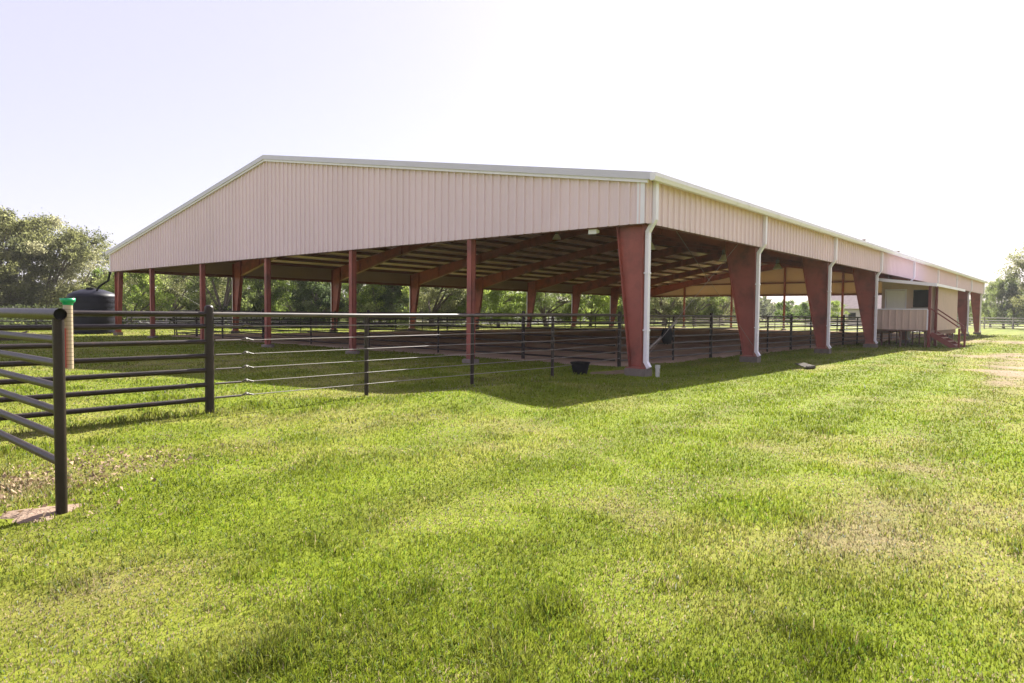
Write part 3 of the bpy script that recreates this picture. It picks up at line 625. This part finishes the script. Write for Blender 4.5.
# ------------------------------------------------------------------ trees
def tree_parts(kind, seed):
    rng = np.random.default_rng(seed); rnd = random.Random(seed)
    H, RX, trunk_h, nclump, nleaf, ls, cols = dict(
        oak=(9.4, 5.4, .9, 140, 370, .205, [(.17,.17,.075),(.235,.23,.115),(.12,.125,.06),(.30,.28,.18)]),
        elm=(8.4, 4.2, .9, 110, 260, .205, [(.14,.17,.05),(.20,.23,.075),(.09,.11,.04),(.26,.28,.12)]),
        lime=(7.2, 3.9, .5, 100, 260, .205, [(.22,.28,.055),(.28,.33,.08),(.15,.2,.045),(.32,.34,.14)]),
        cedar=(7.6, 3.0, .3, 105, 260, .18, [(.08,.105,.05),(.105,.135,.06),(.055,.075,.038),(.15,.17,.09)]),
        round=(4.2, 2.1, .4, 50, 220, .18, [(.10,.15,.03),(.13,.18,.045),(.075,.11,.025),(.16,.2,.06)]))[kind]
    tm = MB(); r0 = {'oak': .34, 'elm': .26, 'lime': .2, 'cedar': .17, 'round': .1}[kind]
    base = Vector((0,0,-.2)); forks = []
    lean = Vector((rnd.uniform(-.3,.3), rnd.uniform(-.3,.3), 0))
    tp = [base, Vector((0,0,trunk_h*.5))+lean*.3, Vector((0,0,trunk_h+.3))+lean]
    tm.tube(tp, [r0*1.35, r0, r0*.8], 9)
    cent = []
    for i in range(nclump):
        a = rnd.uniform(0, 2*math.pi)
        if kind == 'cedar':
            f = rnd.random()**.8; z = .5+(H-.6)*f; rr = RX*(1-f)**.75*rnd.uniform(.35, 1.0)+.15
        else:
            f = rnd.random(); z = trunk_h*.55 + (H-trunk_h*.55)*(.06+.9*f)
            q = math.sqrt(max(0, 1-abs((f-.42)/.6)**2.2)); rr = RX*q*math.sqrt(rnd.uniform(.12, 1.0))*(1+.16*math.sin(2*a+seed)+.1*math.sin(5*a+seed*2))
        cent.append(Vector((rr*math.cos(a)+lean.x, rr*math.sin(a)+lean.y, z)))
    nl = 9 if kind != 'round' else 5
    ends = rnd.sample(cent, nl)
    for e in ends:
        s0 = Vector(tp[2]) if kind != 'cedar' else Vector((0,0,max(.4, e.z*.7)))
        mid = s0.lerp(e, .5) + Vector((rnd.uniform(-.3,.3), rnd.uniform(-.3,.3), rnd.uniform(.1,.6)))
        tm.tube([s0, mid, e], [r0*.55, r0*.3, r0*.1], 6)
        for c in sorted(cent, key=lambda c: (c-e).length)[1:4]: tm.tube([mid, mid.lerp(c, .6)+Vector((0,0,.15)), c], [r0*.2, r0*.12, r0*.05], 5)
    if kind == 'cedar': tm.tube([(0,0,trunk_h), (lean.x*.5, lean.y*.5, H*.85)], [r0*.8, r0*.15], 6)
    P = []; T = []
    cols = np.array(cols)*np.array([1.2, 1.25, 1.12])
    for c in cent:
        sz = rnd.uniform(.6, 1.25)*(.8 if kind in ('cedar', 'round') else 1.15); k = int(nleaf*rnd.uniform(.5, 1.2))
        # leaves sit on twigs that radiate from the clump
        tw = rng.normal(0, 1, (max(5, k//14), 3)); tw /= np.linalg.norm(tw, axis=1)[:, None]; tw *= (sz*rng.uniform(.5, 1.15, len(tw)))[:, None]; tw[:, 2] *= .72
        ti = rng.integers(0, len(tw), k); f = rng.uniform(.25, 1.05, k)[:, None]
        pos = np.array(c) + tw[ti]*f + rng.normal(0, .10*sz+.03, (k, 3)); P.append(pos)
        base_c = cols[rnd.choices(range(len(cols)), [4, 3, 2, 1.2])[0]]
        T.append(base_c*(.75+.5*rng.random(k))[:, None])
    P = np.concatenate(P); T = np.concatenate(T); ok = P[:, 2] > .25; P, T = P[ok], T[ok]; n = len(P)
    u = rng.normal(0, 1, (n, 3)); u /= np.linalg.norm(u, axis=1)[:, None]; v = rng.normal(0, 1, (n, 3)); v -= (v*u).sum(1)[:, None]*u; v /= np.linalg.norm(v, axis=1)[:, None]
    s = (ls*rng.uniform(.55, 1.2, n))[:, None]
    V = np.stack([P-u*s*.5, P+v*s*.28, P+u*s*.5, P-v*s*.28], 1).reshape(-1, 3)
    return tm, V, np.repeat(T, 4, 0), n
PROTO = {}
def make_tree(kind, var, x, y, rot, sc, label, group, sz=None):
    key = (kind, var); nm = {'oak': 'oak_tree', 'elm': 'elm_tree', 'lime': 'leafy_tree', 'cedar': 'cedar_tree', 'round': 'round_tree'}[kind]
    if key not in PROTO:
        t = thing(nm, label, 'tree')
        tm, V, T, n = tree_parts(kind, 100+7*var+len(kind)*31)
        tm.build('trunk', M['bark'], t)
        numpy_mesh('crown', V, [(4, np.arange(n)[:, None]*4+np.arange(4))], None, M['leaf'], T, t)
        PROTO[key] = t
    else: t = copy_tree(PROTO[key])
    t['label'] = label; t['group'] = group
    t.location = (x, y, 0); t.rotation_euler = (0, 0, rot); t.scale = (sc, sc, sz or sc)
def at_px(px, Z):
    """ground point under the photograph column px at forward distance Z (used only to place far trees on the ground)"""
    d = fw + rt*((px-512)/F); p = CAM + d*Z; return p.x, p.y
G1, G2, G3 = 'trees left of the barn', 'trees seen through the open barn', 'trees beyond the far end of the barn'
TREES = [
 # kind, var, px, Z, scale, zscale, label, group
 ('oak', 0, -14, 62, 1.12, None, 'olive oak tree cut by the left edge of the photo', G1),
 ('oak', 1, 40, 66, 1.10, None, 'tall olive oak tree with the highest crown left of the tank', G1),
 ('oak', 2, 76, 68, .92, 1.0, 'olive oak tree rising right behind the water tank', G1),
 ('oak', 1, -75, 72, 1.15, None, 'olive oak tree outside the left edge behind its neighbour', G1),
 ('lime', 0, 108, 74, .75, None, 'small pale green tree just left of the barn corner', G1),
 ('lime', 1, 132, 60, .80, None, 'bright yellow green tree beside the left corner post of the barn', G2),
 ('oak', 2, 172, 66, .85, None, 'grey olive tree seen between the two leftmost gable posts', G2),
 ('elm', 0, 222, 62, .95, None, 'dark green tree left of the first far column', G2),
 ('elm', 0, 262, 66, .9, None, 'green tree right of the first far column', G2),
 ('lime', 1, 296, 66, .95, None, 'pale green tree between the first and second far columns', G2),
 ('cedar', 1, 316, 63, .98, None, 'dark cedar tree just left of the second far column', G2),
 ('elm', 1, 352, 68, .9, None, 'green tree behind the second gable post from the right', G2),
 ('lime', 1, 378, 68, .92, None, 'pale green tree left of the third far column', G2),
 ('cedar', 0, 392, 67, .82, None, 'small dark cedar tree close by the third far column', G2),
 ('oak', 2, 432, 72, .9, None, 'wide grey olive tree right of the third far column', G2),
 ('lime', 0, 466, 74, .9, None, 'pale green tree behind the rightmost gable post', G2),
 ('lime', 0, 498, 76, .98, None, 'pale green tree left of the fourth far column', G2),
 ('elm', 1, 546, 80, .95, None, 'green tree between the fourth and fifth far columns', G2),
 ('lime', 1, 590, 84, .95, None, 'pale green tree between the fifth and sixth far columns', G2),
 ('elm', 0, 628, 90, 1.0, None, 'green tree hidden partly by the corner column', G2),
 ('oak', 0, 664, 98, 1.0, None, 'olive tree seen right of the corner downspout under the far gable', G3),
 ('elm', 1, 694, 100, 1.0, None, 'green tree seen in the middle of the first bay on the right', G3),
 ('oak', 1, 722, 104, .8, None, 'olive tree just left of the second right column', G3),
 ('round', 0, 787, 118, 1.0, None, 'low rounded green tree left of the far gable post', G3),
 ('round', 1, 809, 116, 1.0, None, 'low rounded green tree between far gable post and third column', G3),
 ('lime', 0, 825, 128, .62, None, 'light green tree touching the third right column', G3),
 ('lime', 1, 829, 108, .55, None, 'green tree standing in front of the far house', G3),
 ('elm', 0, 1003, 100, .64, .92, 'dark dense tree right of the far end of the barn', 'trees at the right edge'),
 ('cedar', 1, 1030, 104, .8, .9, 'dark shrubby tree at the right edge of the photo', 'trees at the right edge'),
 ('oak', 0, 1076, 88, 1.5, 1.45, 'tall oak tree whose branches reach in at the right edge', 'trees at the right edge'),
 ('elm', 1, 150, 92, 1.0, None, 'tall green tree in the second row behind the leftmost gable posts', G2),
 ('oak', 0, 205, 90, .95, None, 'olive tree in the second row behind the third gable post from the left', G2),
 ('lime', 1, 244, 88, 1.05, None, 'pale tree in the second row beside the first far column', G2),
 ('oak', 1, 284, 92, .95, None, 'olive tree in the second row between two far columns', G2),
 ('elm', 0, 334, 94, 1.05, None, 'green tree in the second row behind the second far column', G2),
 ('lime', 0, 372, 95, 1.1, None, 'pale tree in the second row behind the second gable post', G2),
 ('elm', 1, 412, 96, 1.05, None, 'green tree in the second row behind the third far column', G2),
 ('oak', 2, 452, 98, 1.0, None, 'olive tree in the second row behind the arena fence middle', G2),
 ('lime', 1, 522, 102, 1.15, None, 'pale tree in the second row behind the fourth far column', G2),
 ('oak', 0, 568, 106, 1.05, None, 'olive tree in the second row behind the fifth far column', G2),
 ('elm', 0, 606, 110, 1.15, None, 'green tree in the second row behind the sixth far column', G2),
 ('oak', 2, 646, 118, 1.1, None, 'olive tree in the second row behind the corner downspout', G3),
 ('lime', 0, 680, 120, 1.1, None, 'pale tree in the second row under the far gable', G3),
 ('oak', 1, 712, 124, 1.05, None, 'olive tree in the second row left of the second right column', G3),
 ('elm', 1, 990, 112, .6, .8, 'round bushy tree just right of the far end of the barn', 'trees at the right edge'),
 ('cedar', 0, 1013, 98, .75, .85, 'dark cedar with low branches near the right edge', 'trees at the right edge'),
 ('elm', 1, 958, 112, .55, None, 'small tree seen between the last two barn columns', 'trees at the right edge'),
]
for i, (kd, vr, px, Z, sc, szz, lb, gp) in enumerate(TREES):
    x, y = at_px(px, Z); make_tree(kd, vr, x, y, i*1.37, sc, lb, gp, szz)
# low undergrowth beneath the trees: one loose mass
n = 60000; ux = RNG.uniform(-45, 95, n); uy = 53 + .04*ux + RNG.normal(0, 2.6, n); uh = (.5+2.2*fbm(ux, uy, 5., 81, 3)**1.5)*sstep(.3, .5, fbm(ux, uy*0, 9., 83, 2))
P = np.stack([ux, uy, uh*RNG.random(n)**.8+.05], 1); q = RNG.normal(0, 1, (n, 3)); q /= np.linalg.norm(q, axis=1)[:, None]; q2 = np.cross(q, RNG.normal(0, 1, (n, 3))); q2 /= np.linalg.norm(q2, axis=1)[:, None]
sz = RNG.uniform(.07, .17, n)[:, None]; V = np.stack([P-q*sz, P+q2*sz*.6, P+q*sz, P-q2*sz*.6], 1).reshape(-1, 3)
col = np.array([.055,.068,.026])*(.6+.9*fbm(ux, uy, 2.5, 87, 2)[:, None])*(.7+.6*RNG.random(n))[:, None]
tag(numpy_mesh('undergrowth', V, [(4, np.arange(n)[:, None]*4+np.arange(4))], None, M['leaf'], np.repeat(col, 4, 0)), 'low tangled green undergrowth beneath the trees behind the barn', 'undergrowth', kind='stuff')
# far woods that read as one mass
n = 26000; px = RNG.uniform(-250, 1300, n); Z = RNG.uniform(170, 215, n)
pos = np.array([at_px(a, b) for a, b in zip(px, Z)])
top = 3.2+4.*fbm(px, px*0, 26., 77, 3); hz = top*RNG.random(n)**.75
q = RNG.normal(0, 1, (n, 3)); q /= np.linalg.norm(q, axis=1)[:, None]; q2 = np.cross(q, RNG.normal(0, 1, (n, 3))); q2 /= np.linalg.norm(q2, axis=1)[:, None]
P = np.concatenate([pos, hz[:, None]], 1); sz = RNG.uniform(.5, 1.1, n)[:, None]
V = np.stack([P-q*sz, P+q2*sz*.7, P+q*sz, P-q2*sz*.7], 1).reshape(-1, 3)
col = np.array([.085,.095,.045])*(.5+RNG.random(n))[:, None]
tag(numpy_mesh('far_woods', V, [(4, np.arange(n)[:, None]*4+np.arange(4))], None, M['leaf'], np.repeat(col, 4, 0)), 'distant dark woods along the horizon behind everything', 'woods', kind='stuff')

# ------------------------------------------------------------------ house far behind
hx, hy = at_px(856, 122)
h = thing('house', 'pale house with pinkish roof seen far off beside the third right column', 'house', (hx, hy, 0))
MB().box(hx-5, hx+5, hy-7, hy+7, 0, 3.0).build('wall', M['house'], h)
MB().prism([(hx-5.6, 2.9), (hx+5.6, 2.9), (hx, 7.0)], hy-7.5, hy+7.5, 'y').build('roof', M['shingle'], h)
for dy_ in (-4.5, -.5, 3.5):
    wq = MB().box(hx-5.02, hx-4.98, hy+dy_-.6, hy+dy_+.6, 1.0, 2.2).build('window', M['glass'], h)
    MB().box(hx-5.06, hx-5.021, hy+dy_-.7, hy+dy_+.7, .88, .98).build('sill', M['white'], wq)
MB().box(hx-5.04, hx-4.99, hy+1.1, hy+2.1, .05, 2.15).build('door', M['white'], h)

# fallen log under the trees at the left edge
lx_, ly_ = at_px(6, 31)
lg = thing('fallen_log', 'dark fallen log with broken limbs lying in the grass at the left edge', 'log', (lx_, ly_, 0))
MB().tube([(lx_-2.6, ly_+.6, .16), (lx_-.8, ly_+.1, .2), (lx_+1.1, ly_-.2, .15)], [.2, .18, .11], 10).build('trunk', M['bark'], lg)
MB().tube([(lx_-1.2, ly_+.2, .25), (lx_-.7, ly_+.35, .62)], [.08, .04], 7).tube([(lx_+.2, ly_-.05, .2), (lx_+.9, ly_+.35, .42)], [.08, .04], 7).build('limb', M['bark'], lg)

# the thin bright air between here and the far trees
hm = bpy.data.materials.new('air'); hm.use_nodes = True; hn = hm.node_tree
hn.nodes.remove(hn.nodes['Principled BSDF'])
pv = hn.nodes.new('ShaderNodeVolumePrincipled'); pv.inputs['Color'].default_value = (.95, .95, .97, 1); pv.inputs['Density'].default_value = .00028; pv.inputs['Anisotropy'].default_value = .35
hn.links.new(pv.outputs[0], hn.nodes['Material Output'].inputs['Volume'])
o = MB().box(-1700, 1800, -1700, 1800, -1.5, 19.5).build('haze', hm); tag(o, kind='stuff')
